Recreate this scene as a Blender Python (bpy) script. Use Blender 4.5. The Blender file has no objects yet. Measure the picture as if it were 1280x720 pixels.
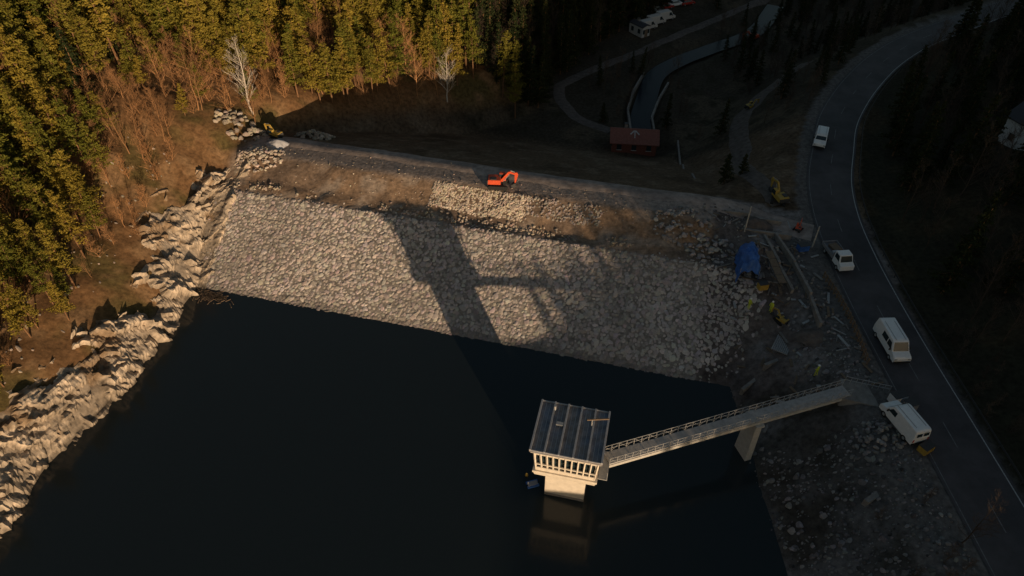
import bpy, math, random
import numpy as np
from mathutils import Vector, noise as mn
random.seed(7); RNG=np.random.default_rng(7)
sc=bpy.context.scene
SUN=np.array([0.435,-0.90,0.074]); SUN/=np.linalg.norm(SUN)

# ---------------------------------------------------------------- noise
def _h(ix,iy,s):
    v=np.sin(ix*127.1+iy*311.7+s*74.7)*43758.5453
    return v-np.floor(v)
def vn(x,y,s=0):
    ix=np.floor(x);iy=np.floor(y);fx=x-ix;fy=y-iy
    fx=fx*fx*(3-2*fx);fy=fy*fy*(3-2*fy)
    a=_h(ix,iy,s);b=_h(ix+1,iy,s);c=_h(ix,iy+1,s);d=_h(ix+1,iy+1,s)
    return (a*(1-fx)+b*fx)*(1-fy)+(c*(1-fx)+d*fx)*fy
def fbm(x,y,sc_,s=0,o=4):
    r=0;a=.5;f=1/sc_
    for i in range(o):
        r=r+a*(vn(x*f,y*f,s+i)-.5);a*=.5;f*=2.03
    return r*2
def sst(a,b,x):
    t=np.clip((x-a)/(b-a),0,1);return t*t*(3-2*t)
def sdist(x,y,pts):
    best=np.full(np.shape(x),1e9);sg=np.ones(np.shape(x))
    for (x0,y0),(x1,y1) in zip(pts[:-1],pts[1:]):
        dx=x1-x0;dy=y1-y0;L=dx*dx+dy*dy
        t=np.clip(((x-x0)*dx+(y-y0)*dy)/L,0,1)
        ex=x-(x0+t*dx);ey=y-(y0+t*dy);d=np.hypot(ex,ey)
        c=dx*(y-y0)-dy*(x-x0)
        m=d<best-1e-9
        best=np.where(m,d,best);sg=np.where(m,np.where(c>=0,1,-1),sg)
    return best*sg
def smooth_poly(pts,step=1.0):
    P=[np.array(p,float) for p in pts];P=[2*P[0]-P[1]]+P+[2*P[-1]-P[-2]];out=[]
    for i in range(1,len(P)-2):
        a,b,c,d=P[i-1:i+3];n=max(1,int(np.linalg.norm(c-b)/step))
        for k in range(n):
            t=k/n
            out.append(.5*((2*b)+(-a+c)*t+(2*a-5*b+4*c-d)*t*t+(-a+3*b-3*c+d)*t**3))
    out.append(P[-2]);return np.array(out)

# ---------------------------------------------------------------- survey of the valley (metres, water level z=0)
A0=np.array([-44.6,73.6]); AX=np.array([.968,-.25]); AN=np.array([.25,.968])
FOOT=[(-70,-220),(-56,-60),(-53,20),(-52,35),(-51.3,44),(-48.4,51),(-46.3,60),(-46,67),(-45,74),(-44.5,84),(-43,95),(-39,106),(-31,116),(-13,127),(3,137),(10,155),(22,174),(42,200),(70,245),(95,400)]
ROADC=smooth_poly([(48.5,-220),(46.5,-60),(45.3,0),(45.2,40),(45.2,60),(46.0,75),(48.0,87),(51.7,97),(56.8,109),(64.8,121.5),(75,134),(86,144),(98,152),(112,161),(150,180),(260,210)],3.0)
ROADP=[tuple(p) for p in ROADC[::2]]+[tuple(ROADC[-1])]
STREAM=[(75,200),(64,181),(50,170),(41,163),(34,155),(30,143),(27,131),(28,122)]
def st(x,y):
    return (x-A0[0])*AX[0]+(y-A0[1])*AX[1],(x-A0[0])*AN[0]+(y-A0[1])*AN[1]
def fields(x,y):
    s,t=st(x,y);return s,t,sdist(x,y,FOOT),sdist(x,y,ROADP)
def H(x,y,ff=None):
    x=np.asarray(x,float);y=np.asarray(y,float)
    s,t,dh,dr=ff if ff is not None else fields(x,y)
    low=np.interp(t,[-30,0,14.8,15.4,17.5,22,27,59,200],[-13.3,0,6.58,6.45,6.8,8.8,8.8,-5,-5.6])
    low=np.minimum(low,np.interp(dr,[3,9,22],[6.4,6.9,9.0]))
    low=low+np.where((t>15)&(t<22),fbm(x,y,5,3)*.9,0)*sst(15,16,t)*(1-sst(21,22,t))*sst(9,14,dr)
    g=np.interp(dh,[-40,0,1.5,4.5,7.5,12,40,110,200],[-50,-.8,1.6,4.6,6.6,8.8,24,46,60])
    zb=np.interp(y,[60,78,98,112,125,150],[0,1.0,6.5,5,0,-4])
    hill=zb+g+fbm(x,y,22,11)*np.clip((dh-8)/10,0,1)*5
    w1=1-sst(58,68,y); w3=sst(88,104,y)
    r1=np.interp(dr,[5,7.5,18.2,45],[6.93,6.7,0,-14])
    r2=np.interp(dr,[5,14,21,40],[6.93,6.8,4.0,-8])
    r3=np.interp(dr,[5,7,24,60],[6.93,6.6,-4.8,-5.6])
    rr=r1*w1+r3*w3+r2*(1-w1-w3)
    e=np.clip(-dr-6,0,200)
    sl=np.interp(y,[-79,-63,-30,10,30,60,110,200],[0,.34,.34,.40,.40,.3,.12,.1])
    hr=6.93+sl*e
    hr=np.minimum(hr,48)+fbm(x,y,16,5)*np.clip(e/12,0,1)*np.where(y<-30,.8,2.5)
    rr=np.where(dr>0,rr,hr)
    h=np.maximum(np.maximum(low,hill),rr)
    amp=np.where(dh>2,.5,.22)*np.clip((np.abs(dr)-5.0)/4,0,1)
    amp=np.where((t>21)&(t<28)&(dh<0)&(dr>9),.07,amp);amp=np.where((t<15)&(t>-3)&(dh<0)&(s<72),.05,amp)
    h=h+fbm(x,y,3.0,21)*amp
    ds=np.abs(sdist(x,y,STREAM));h=h-1.7*np.exp(-(ds/4.0)**4)
    far=np.clip((np.hypot(x,y-60)-330)/600,0,1)
    return h*(1-far)+8*far
def Hs(x,y): return float(H(np.array([x]),np.array([y]))[0])

# ---------------------------------------------------------------- materials
def newmat(n):
    m=bpy.data.materials.new(n);m.use_nodes=True
    return m,m.node_tree.nodes,m.node_tree.links,m.node_tree.nodes['Principled BSDF']
def mat(name,col,rough=.8,var=.25,scale=3.0,bump=0.0,metal=0.0,spec=.3,attr=None,objrand=0.0,col2=None,detail=6):
    m,N,L,b=newmat(name)
    b.inputs['Roughness'].default_value=rough;b.inputs['Metallic'].default_value=metal
    b.inputs['Specular IOR Level'].default_value=spec
    tc=N.new('ShaderNodeTexCoord');nz=N.new('ShaderNodeTexNoise')
    nz.inputs['Scale'].default_value=scale;nz.inputs['Detail'].default_value=detail;nz.inputs['Roughness'].default_value=.65
    L.new(tc.outputs['Object'],nz.inputs['Vector'])
    mr=N.new('ShaderNodeMapRange');mr.inputs['From Min'].default_value=.3;mr.inputs['From Max'].default_value=.7
    mr.inputs['To Min'].default_value=1-var;mr.inputs['To Max'].default_value=1+var
    L.new(nz.outputs['Fac'],mr.inputs['Value'])
    src=mr.outputs['Result']
    vm=N.new('ShaderNodeVectorMath');vm.operation='SCALE'
    if attr:
        at=N.new('ShaderNodeAttribute');at.attribute_name=attr;L.new(at.outputs['Color'],vm.inputs[0])
    elif col2 is not None:
        mx=N.new('ShaderNodeMix');mx.data_type='RGBA'
        mx.inputs[6].default_value=(*col,1);mx.inputs[7].default_value=(*col2,1)
        if objrand:
            oi=N.new('ShaderNodeObjectInfo');L.new(oi.outputs['Random'],mx.inputs[0])
        else:
            n2=N.new('ShaderNodeTexNoise');n2.inputs['Scale'].default_value=scale*.3;L.new(tc.outputs['Object'],n2.inputs['Vector'])
            m2=N.new('ShaderNodeMapRange');m2.inputs['From Min'].default_value=.4;m2.inputs['From Max'].default_value=.6
            L.new(n2.outputs['Fac'],m2.inputs['Value']);L.new(m2.outputs['Result'],mx.inputs[0])
        L.new(mx.outputs[2],vm.inputs[0])
    else: vm.inputs[0].default_value=col
    L.new(src,vm.inputs['Scale']);L.new(vm.outputs[0],b.inputs['Base Color'])
    if bump:
        bp=N.new('ShaderNodeBump');bp.inputs['Strength'].default_value=bump;bp.inputs['Distance'].default_value=.1
        L.new(nz.outputs['Fac'],bp.inputs['Height']);L.new(bp.outputs['Normal'],b.inputs['Normal'])
    return m
M={}
M['ground']=mat('terrain_soil',(0,0,0),.95,.5,1.6,.8,attr='Col',spec=.1,detail=10)
M['stone']=mat('riprap_stone',(0,0,0),.85,.22,5,.25,attr='Col',spec=.2)
M['rock']=mat('shore_rock',(0,0,0),.85,.4,1.3,.6,attr='Col',spec=.2,detail=12)
M['asphalt']=mat('asphalt',(.075,.068,.070),.75,.3,.35,.1,spec=.3,detail=14,col2=(.055,.052,.055))
M['paint']=mat('road_paint',(.38,.38,.37),.7,.4,4,0)
M['paintw']=mat('worn_road_paint',(.15,.15,.15),.7,.5,2,0)
M['dirt']=mat('dirt_track',(.33,.27,.235),.95,.35,1.0,.5,spec=.1,detail=10,col2=(.25,.205,.18))
M['dirt2']=mat('dark_gravel_path',(.12,.10,.088),.95,.4,1.2,.5,spec=.1,detail=10)
M['conc']=mat('concrete',(.42,.40,.36),.8,.15,2,.1)
M['white']=mat('white_render',(.64,.57,.47),.75,.12,2,.05)
M['conc_d']=mat('weathered_concrete',(.22,.20,.18),.85,.3,1.5,.2)
M['roof']=mat('roof_metal',(.15,.17,.215),.5,.4,1.2,.05,metal=.1,col2=(.23,.20,.185))
M['rib']=mat('roof_seam',(.34,.34,.35),.5,.2,2,0,metal=.1)
M['steel']=mat('galvanised_steel',(.34,.34,.335),.55,.2,5,0,metal=.2)
M['deck']=mat('bridge_deck',(.36,.35,.34),.8,.25,2,.1)
M['glass']=mat('dark_glass',(.02,.035,.04),.12,.2,1,0,spec=.6)
M['vwhite']=mat('vehicle_white',(.74,.74,.73),.35,.08,3,0,spec=.5)
M['vcream']=mat('camper_cream',(.50,.48,.45),.5,.1,3,0,spec=.4)
M['vgrey']=mat('vehicle_grey',(.22,.22,.23),.4,.05,3,0,spec=.5)
M['vred']=mat('vehicle_red',(.35,.03,.02),.4,.05,3,0,spec=.5)
M['rubber']=mat('rubber',(.02,.02,.02),.9,.2,5,0)
M['xred']=mat('excavator_orange',(.55,.075,.025),.55,.25,3,0)
M['xyel']=mat('excavator_yellow',(.38,.25,.05),.6,.25,3,0)
M['dark']=mat('dark_steel',(.05,.05,.05),.6,.2,4,0)
M['tarp']=mat('blue_tarp',(.04,.12,.36),.5,.3,1.2,.6)
M['gtarp']=mat('grey_tarp',(.40,.40,.42),.7,.2,2,.4)
M['redroof']=mat('red_roof_tiles',(.20,.08,.06),.8,.25,3,.2)
M['redwall']=mat('red_wall',(.17,.06,.04),.8,.2,3,.1)
M['darkroof']=mat('dark_roof_tiles',(.045,.045,.05),.7,.2,3,.2)
M['hwall']=mat('white_wall',(.68,.67,.64),.8,.1,2,0)
M['wood']=mat('timber',(.17,.12,.08),.85,.25,4,.1)
M['bark']=mat('pine_bark',(.19,.105,.055),.9,.3,3,0,spec=.1)
M['needle']=mat('pine_needles',(.090,.098,.015),.75,.4,.8,0,spec=.1,objrand=1,col2=(.215,.16,.026))
M['spruce']=mat('spruce_needles',(.018,.027,.009),.8,.3,.8,0,spec=.1,objrand=1,col2=(.032,.038,.013))
M['twig']=mat('bare_twigs',(.22,.12,.058),.9,.25,1,0,spec=.1,objrand=1,col2=(.36,.19,.088))
M['dtwig']=mat('dark_bare_twigs',(.06,.045,.035),.9,.25,1,0,spec=.1,objrand=1,col2=(.11,.08,.06))
M['birch']=mat('birch_bark',(.55,.49,.42),.8,.25,3,0,spec=.1)
M['hivis']=mat('hi_vis_cloth',(.55,.6,.05),.8,.1,4,0)
def watermat(name,col,rough=.1,spec=.5):
    m,N,L,b=newmat(name)
    b.inputs['Base Color'].default_value=(*col,1);b.inputs['Roughness'].default_value=rough;b.inputs['IOR'].default_value=1.33;b.inputs['Specular IOR Level'].default_value=spec
    tc=N.new('ShaderNodeTexCoord');n=N.new('ShaderNodeTexNoise');n.inputs['Scale'].default_value=1.3;n.inputs['Detail'].default_value=3
    bp=N.new('ShaderNodeBump');bp.inputs['Strength'].default_value=.22;bp.inputs['Distance'].default_value=.04
    L.new(tc.outputs['Object'],n.inputs['Vector']);L.new(n.outputs['Fac'],bp.inputs['Height']);L.new(bp.outputs['Normal'],b.inputs['Normal'])
    return m
M['water']=watermat('reservoir_water',(.020,.027,.029),.12,.42);M['water2']=watermat('stream_water',(.006,.010,.016),.2,.15)

# ---------------------------------------------------------------- mesh helpers
def finish(ob,parent=None):
    sc.collection.objects.link(ob)
    if parent is not None: ob.parent=parent
    return ob
def mkmesh(name,v,f,mats,mi=None,col=None,smooth=False):
    me=bpy.data.meshes.new(name)
    me.from_pydata(v if isinstance(v,list) else v.tolist(),[],f if isinstance(f,list) else f.tolist())
    for m in mats: me.materials.append(m)
    if mi is not None: me.polygons.foreach_set('material_index',np.array(mi,dtype=np.int32))
    if col is not None:
        a=me.color_attributes.new('Col','FLOAT_COLOR','POINT')
        c=np.ones((len(me.vertices),4),np.float32);c[:,:3]=col;a.data.foreach_set('color',c.ravel())
    if smooth: me.polygons.foreach_set('use_smooth',np.ones(len(me.polygons),dtype=bool))
    me.update();return me
def empty(name,loc=(0,0,0),rz=0):
    e=bpy.data.objects.new(name,None);e.location=loc;e.rotation_euler=(0,0,rz);e.empty_display_size=.5
    sc.collection.objects.link(e);return e
class MB:
    def __init__(s): s.v=[];s.f=[];s.m=[]
    def add(s,v,f,m=0):
        o=len(s.v);s.v+=[tuple(map(float,p)) for p in v];s.f+=[tuple(i+o for i in q) for q in f];s.m+=[m]*len(f)
    def box(s,c,d,m=0,rz=0,tx=1,ty=1):
        x,y,z=d[0]/2,d[1]/2,d[2]/2;V=[]
        for sz in(-1,1):
            for a,b in((-1,-1),(1,-1),(1,1),(-1,1)):
                k1=tx if sz>0 else 1;k2=ty if sz>0 else 1
                px,py=a*x*k1,b*y*k2
                V.append((c[0]+px*math.cos(rz)-py*math.sin(rz),c[1]+px*math.sin(rz)+py*math.cos(rz),c[2]+sz*z))
        s.add(V,[(3,2,1,0),(4,5,6,7),(0,1,5,4),(1,2,6,5),(2,3,7,6),(3,0,4,7)],m)
    def cyl(s,p0,p1,r0,r1=None,n=8,m=0,cap=True):
        r1=r0 if r1 is None else r1
        p0=Vector(p0);p1=Vector(p1);d=(p1-p0)
        if d.length<1e-6:return
        d.normalize();u=d.orthogonal().normalized();w=d.cross(u);V=[]
        for p,r in((p0,r0),(p1,r1)):
            for i in range(n):
                a=2*math.pi*i/n;V.append(p+u*(r*math.cos(a))+w*(r*math.sin(a)))
        F=[(i,(i+1)%n,n+(i+1)%n,n+i) for i in range(n)]
        if cap:F+=[tuple(range(n-1,-1,-1)),tuple(range(n,2*n))]
        s.add(V,F,m)
    def beam(s,p0,p1,w,h,m=0):
        p0=Vector(p0);p1=Vector(p1);d=(p1-p0).normalized()
        side=Vector((-d.y,d.x,0));side=side.normalized() if side.length>1e-4 else Vector((1,0,0));up=d.cross(side)*-1
        V=[]
        for p in(p0,p1):
            for a,b in((-1,-1),(1,-1),(1,1),(-1,1)):V.append(p+side*(a*w/2)+up*(b*h/2))
        s.add(V,[(3,2,1,0),(4,5,6,7),(0,1,5,4),(1,2,6,5),(2,3,7,6),(3,0,4,7)],m)
    def prof(s,P,y0,y1,m=0,top=None,k=1.0):
        n=len(P);zm=max(p[1] for p in P);z0=min(p[1] for p in P) if top is None else top
        def yy(y,z): return y*(1-(1-k)*max(0,(z-z0)/(zm-z0+1e-6)))
        V=[(p[0],yy(y0,p[1]),p[1]) for p in P]+[(p[0],yy(y1,p[1]),p[1]) for p in P]
        s.add(V,[tuple(range(n)),tuple(range(2*n-1,n-1,-1))]+[(i,n+i,n+(i+1)%n,(i+1)%n) for i in range(n)],m)
    def obj(s,name,mats,loc=(0,0,0),rz=0,parent=None,bevel=0,smooth=False):
        me=mkmesh(name,s.v,s.f,mats,s.m,smooth=smooth)
        ob=bpy.data.objects.new(name,me);ob.location=loc;ob.rotation_euler=(0,0,rz);finish(ob,parent)
        if bevel:
            b=ob.modifiers.new('bevel','BEVEL');b.width=bevel;b.segments=2;b.limit_method='ANGLE'
        return ob

# ---------------------------------------------------------------- terrain
def arr(*segs): return np.unique(np.concatenate([np.arange(a,b,c) for a,b,c in segs]))
xs=arr((-3000,-500,500),(-500,-180,40),(-180,-100,5),(-100,100,.8),(100,200,4),(200,500,40),(500,3001,500))
ys=arr((-3000,-500,500),(-500,-220,40),(-220,24,4),(24,150,.7),(150,230,2.5),(230,500,30),(500,3001,500))
X,Y=np.meshgrid(xs,ys);FF=fields(X,Y);Z=H(X,Y,FF);s_,t_,dh_,dr_=FF
C=np.zeros(X.shape+(3,))
def setc(mask,col):
    w=np.clip(mask,0,1)[...,None];C[:]=C*(1-w)+np.array(col)*w
n1=fbm(X,Y,7,31);n2=fbm(X,Y,2.2,37)
setc(np.ones_like(X),(.052,.042,.03))
setc(sst(.0,.4,n1),(.085,.066,.045));setc(sst(.1,.35,n2),(.04,.034,.022))
left=sst(-1,2,dh_)
setc(left,(.17,.095,.045));setc(left*sst(0,.3,n1),(.10,.075,.03));setc(left*sst(.1,.4,n2),(.22,.135,.07))
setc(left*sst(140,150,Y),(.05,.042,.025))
grs=(1-left)*sst(27,29,t_)*(1-sst(56,62,t_))
setc(grs,(.115,.08,.052));setc(grs*sst(.0,.35,n1),(.08,.056,.036));setc(grs*sst(.1,.3,n2),(.15,.11,.075))
setc((1-left)*(1-sst(27,28.5,t_)),(.29,.235,.20))
bank=(1-left)*sst(14.5,15.5,t_)*(1-sst(21.3,22.3,t_))
setc(bank,(.24,.165,.11));setc(bank*sst(.05,.3,n2),(.29,.23,.18));setc(bank*sst(.0,.3,n1),(.18,.13,.095))
setc((1-left)*(1-sst(14.2,15,t_)),(.23,.205,.18))
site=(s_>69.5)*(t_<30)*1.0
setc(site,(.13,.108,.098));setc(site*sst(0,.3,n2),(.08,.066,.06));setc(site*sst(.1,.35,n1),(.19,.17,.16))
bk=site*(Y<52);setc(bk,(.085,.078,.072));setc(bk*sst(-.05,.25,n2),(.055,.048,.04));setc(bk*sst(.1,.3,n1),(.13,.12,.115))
setc((np.abs(dr_)<np.where(Y>78,5.2,9))*(dr_>0)*1.0,(.125,.113,.105))
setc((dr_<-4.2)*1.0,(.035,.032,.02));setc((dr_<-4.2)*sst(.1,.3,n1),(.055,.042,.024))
nx,ny=len(xs),len(ys)
V=np.stack([X.ravel(),Y.ravel(),Z.ravel()],1)
I=np.arange(nx*ny).reshape(ny,nx)
Fq=np.stack([I[:-1,:-1].ravel(),I[:-1,1:].ravel(),I[1:,1:].ravel(),I[1:,:-1].ravel()],1)
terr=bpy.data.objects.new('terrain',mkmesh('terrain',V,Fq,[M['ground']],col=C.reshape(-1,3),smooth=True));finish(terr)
wv=[(-85,-215,0),(41,-215,0),(41,54.5,0),(-85,87.1,0)]
finish(bpy.data.objects.new('reservoir_water',mkmesh('reservoir_water',wv,[(0,1,2,3)],[M['water']])))

def ribbon(name,pts,o0,o1,z,mt,dash=None,drape=0,wob=0):
    P=smooth_poly(pts,1.0) if not isinstance(pts,np.ndarray) else pts
    d=np.gradient(P,axis=0);d/=np.linalg.norm(d,axis=1)[:,None];nrm=np.stack([-d[:,1],d[:,0]],1)
    V=[];F=[];K=max(2,int(abs(o1-o0)/.6)+1) if drape else 2
    L=np.concatenate([[0],np.cumsum(np.linalg.norm(np.diff(P,axis=0),axis=1))])
    off=np.linspace(o0,o1,K)
    pp=P[:,None,:]+nrm[:,None,:]*off[None,:,None]
    if wob: pp=pp+nrm[:,None,:]*(fbm(L,L*0,6,9)*wob)[:,None,None]
    zz=H(pp[...,0],pp[...,1])+drape if drape else np.full(pp.shape[:2],z)
    if drape: zz[:,0]-=drape*1.6;zz[:,-1]-=drape*1.6
    n=len(P);V=[(pp[i,k,0],pp[i,k,1],zz[i,k]) for i in range(n) for k in range(K)]
    for i in range(n-1):
        if dash and (L[i]%(dash[0]+dash[1]))>dash[0]: continue
        for k in range(K-1):F.append((i*K+k,i*K+k+1,(i+1)*K+k+1,(i+1)*K+k))
    F=[f[::-1] for f in F]
    ob=bpy.data.objects.new(name,mkmesh(name,V,F,[mt],smooth=True));return finish(ob)
RC=smooth_poly([tuple(p) for p in ROADC[::3]]+[tuple(ROADC[-1])],1.0)
ribbon('asphalt_road',RC,-3.45,3.45,7.0,M['asphalt'])
ribbon('road_edge_line',RC,3.05,3.15,7.005,M['paintw']);ribbon('road_edge_line',RC,-3.15,-3.03,7.005,M['paint'])
ribbon('road_centre_line',RC,-.05,.05,7.006,M['paintw'],dash=(3,6))
ribbon('stream_water',[(75,200),(64,181),(50,170),(41,163),(34,155),(30,143),(27,131),(28,124)],-2.3,2.3,-6.0,M['water2'])
ribbon('dirt_path',[(80,212),(67,199),(38.6,173),(14.8,152.4),(10.7,144),(13.5,133),(20.3,127)],-1.5,1.5,0,M['dirt2'],drape=.12,wob=.6)
ribbon('dirt_track',[(40,84),(38,92),(39,101),(41.5,110),(44.5,122),(52.6,135),(66,148)],-1.8,1.8,0,M['dirt2'],drape=.15,wob=.8)
CT=[(-38,100),(-25,96.5),(-10,92.5),(5,88.5),(20,85),(33,81),(42,77)]
ribbon('crest_track',CT,-2.3,2.2,0,M['dirt'],drape=.09,wob=.7)

# ---------------------------------------------------------------- stones
import bmesh
def stone_templates(k=10):
    T=[]
    bm=bmesh.new();bmesh.ops.create_icosphere(bm,subdivisions=2,radius=.5)
    bv=np.array([v.co[:] for v in bm.verts]);bf=np.array([[v.index for v in f.verts] for f in bm.faces]);bm.free()
    for i in range(k):
        r=np.random.default_rng(100+i);v=bv.copy()
        for j in range(9):
            n=r.normal(size=3);n/=np.linalg.norm(n);c=r.uniform(.27,.42)
            d=v@n;v=v-np.outer(np.clip(d-c,0,None),n)
        v*=1+r.normal(0,.03,size=(len(v),1));T.append(v)
    return T,bf
ST,SF=stone_templates()
def stones(name,x,y,size,flat=.6,base=(.42,.385,.35),var=.16,sink=.1,tilt=True,parent=None,z=None,wob=.12):
    N=len(x)
    if N==0:return
    r=np.random.default_rng(N);z0=H(x,y) if z is None else z;e=.4
    gx=(H(x+e,y)-H(x-e,y))/(2*e);gy=(H(x,y+e)-H(x,y-e))/(2*e)
    gx=np.clip(gx,-1.2,1.2);gy=np.clip(gy,-1.2,1.2)
    nv=len(ST[0]);V=np.zeros((N,nv,3));ti=r.integers(0,len(ST),N);an=r.uniform(0,6.283,N);asp=r.uniform(.75,1.25,N)
    for i in range(N):
        v=ST[ti[i]]*np.array([asp[i],1/asp[i],flat*r.uniform(.8,1.3)])*size[i]
        c,s=math.cos(an[i]),math.sin(an[i])
        px=v[:,0]*c-v[:,1]*s;py=v[:,0]*s+v[:,1]*c
        V[i,:,0]=x[i]+px;V[i,:,1]=y[i]+py
        V[i,:,2]=z0[i]+v[:,2]+(px*gx[i]+py*gy[i] if tilt else 0)+px*r.normal(0,wob)+py*r.normal(0,wob)+size[i]*flat*sink
    F=(SF[None]+(np.arange(N)*nv)[:,None,None]).reshape(-1,3)
    b=np.array(base)[None]*(1+r.normal(0,var,(N,1)))*(1+r.normal(0,.035,(N,3)))
    b=b*(1+.35*fbm(x,y,7,63))[:,None]
    wet=(1-sst(.1,.55,z0+.0))[:,None]*(np.abs(z0)<1.5)[:,None];b=b*(1-.45*wet);b=np.clip(b,.04,.7)
    col=np.repeat(b,nv,axis=0)
    ob=bpy.data.objects.new(name,mkmesh(name,V.reshape(-1,3),F,[M['stone']],col=col));return finish(ob,parent)
def from_st(s,t): return A0[0]+s*AX[0]+t*AN[0],A0[1]+s*AX[1]+t*AN[1]
def leftedge(t): return np.interp(t,[0,15],[-1,-4.5])
def rightedge(t): return np.interp(t,[-2,0,5,10,15],[68,70,74,76,75.5])
ss,tt=[],[]
row=0;tv=-1.6
while tv<15.0:
    sv=np.arange(-6,80,.55)+(row%2)*.27
    for q in sv:
        S=q+random.gauss(0,.13);T=tv+random.gauss(0,.11)
        if leftedge(T)+random.gauss(0,.4)<S<rightedge(T)+random.gauss(0,.5):ss.append(S);tt.append(T)
    tv+=.45;row+=1
ss=np.array(ss);tt=np.array(tt);x,y=from_st(ss,tt)
size=np.clip(RNG.lognormal(-.60,.26,len(x)),.3,1.15)
stones('riprap_dam_face',x,y,size,.26,(.42,.37,.335),.15,.05,wob=.05)
k=1300;s2=RNG.uniform(-3,75,k);t2=RNG.uniform(-.5,15.6,k);x,y=from_st(s2,t2)
stones('small_riprap_stones',x,y,RNG.uniform(.2,.42,k),.45,(.38,.34,.31),.2,.15)
k=1150;s2=RNG.uniform(28.5,43.5,k);t2=RNG.uniform(17.6,21.6,k)+ (s2-36)*-.03;x,y=from_st(s2,t2)
stones('pale_stone_patch',x,y,RNG.uniform(.2,.48,k),.4,(.52,.44,.35),.12,.05)
k=260;s2=RNG.uniform(43,54,k);t2=RNG.uniform(18.3,21.5,k);x,y=from_st(s2,t2)
stones('grey_stone_patch',x,y,RNG.uniform(.25,.5,k),.5,(.32,.28,.25),.15,.1)
k=700;s2=RNG.uniform(-4,74,k);t2=15.5+np.abs(RNG.normal(0,.8,k));m=(fbm(s2,t2*0,9,55)>-.1);s2,t2=s2[m],t2[m];x,y=from_st(s2,t2)
stones('ledge_stones',x,y,RNG.uniform(.15,.55,len(x)),.7,(.36,.30,.24),.2,.2)
k=500;s2=RNG.uniform(-4,74,k);t2=RNG.uniform(16,27,k);x,y=from_st(s2,t2)
stones('loose_gravel_stones',x,y,RNG.uniform(.08,.28,k),.7,(.34,.28,.23),.2,.1)
def pile(name,cx,cy,r,n,smin,smax,base,hgt=1.0):
    a=RNG.uniform(0,6.28,n);q=np.sqrt(RNG.uniform(0,1,n))*r;x=cx+q*np.cos(a)*1.3;y=cy+q*np.sin(a)
    z=H(x,y)+hgt*np.clip(1-(q/r)**1.3,0,1)
    stones(name,x,y,RNG.uniform(smin,smax,n),.75,base,.2,.1,z=z,tilt=False)
pile('stone_pile',-39.5,94.5,3.0,190,.3,.8,(.42,.36,.30),.8)
pile('stone_pile',-44,101.5,3,90,.4,1.2,(.32,.27,.22),1.0)
pile('stone_pile',-33.5,104.5,2.6,80,.4,1.1,(.34,.29,.23),1.2)
pile('stone_pile',23.5,77.5,3.2,110,.3,.9,(.30,.28,.26),.6)
pile('stone_pile',27,73.5,2.4,70,.3,.9,(.32,.30,.28),.4)
pile('stone_pile',38,43,2,60,.3,.7,(.2,.19,.18),.5)
k=3000;y=RNG.uniform(22,57,k);x=RNG.uniform(26.2,41,k);m=fbm(x,y,6,77)>-.14;x,y=x[m],y[m]
stones('bank_boulders',x,y,np.clip(RNG.lognormal(-1.5,.5,len(x)),.1,1.1),.7,(.17,.16,.155),.35,.1)
k=700;y=RNG.uniform(57,82,k);x=RNG.uniform(27,40,k);m=fbm(x,y,4,79)>.0;x,y=x[m],y[m]
stones('site_rubble',x,y,RNG.uniform(.12,.55,len(x)),.7,(.22,.20,.185),.3,.2)
k=160;y=RNG.uniform(24,92,k);fx=np.interp(y,[p[1] for p in FOOT[2:12]],[p[0] for p in FOOT[2:12]]);x=fx-RNG.uniform(7,15,k)
stones('hillside_rocks',x,y,np.clip(RNG.lognormal(-1.2,.5,k),.12,1.3),.6,(.30,.25,.20),.2,.0)

# ---------------------------------------------------------------- rocky shore (left)
FP=smooth_poly(FOOT[2:11],.24)
d=np.gradient(FP,axis=0);d/=np.linalg.norm(d,axis=1)[:,None]
kk=np.ones(41)/41;d=np.stack([np.convolve(np.pad(d[:,i],20,mode='edge'),kk,'valid') for i in range(2)],1);d/=np.linalg.norm(d,axis=1)[:,None]
nl=np.stack([-d[:,1],d[:,0]],1);W=np.arange(-2.6,12,.20)
px=FP[:,0][:,None]+nl[:,0][:,None]*W;py=FP[:,1][:,None]+nl[:,1][:,None]*W
gr=np.interp(W,[-40,0,1.5,4.5,7.5,12,40],[-50,-.8,1.6,4.6,6.6,8.8,24])
zbr=np.interp(py,[60,78,98,112,125,150],[0,1.0,6.5,5,0,-4])
zz=np.maximum(H(px,py),zbr+gr[None,:]);n,kq=px.shape;Vr=np.zeros((n,kq,3));Cr=np.zeros((n,kq,3))
wl=6.0+fbm(FP[:,1],FP[:,1]*0,6,91)*3.0+np.interp(FP[:,1],[20,40,50,58,64,70,76,82,88,94],[2,2,1.0,0,-2.2,.2,1.5,0,-2,-6])
def slab(u,v,su,sv,seed,h,tl):
    dd,pt=mn.voronoi(Vector((u/su,v/sv,seed)));c=pt[0]
    r1=mn.cell(Vector((c[0]*7.3,c[1]*7.3,seed+1)));r2=mn.cell(Vector((c[0]*9.1,c[1]*9.1,seed+5)));r3=mn.cell(Vector((c[0]*5.7,c[1]*5.7,seed+9)))
    return (r1-.5)*h+((u/su-c[0])*su*(r2-.5)+(v/sv-c[1])*sv*(r3-.3))*tl,r1,dd[1]-dd[0]
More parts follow.
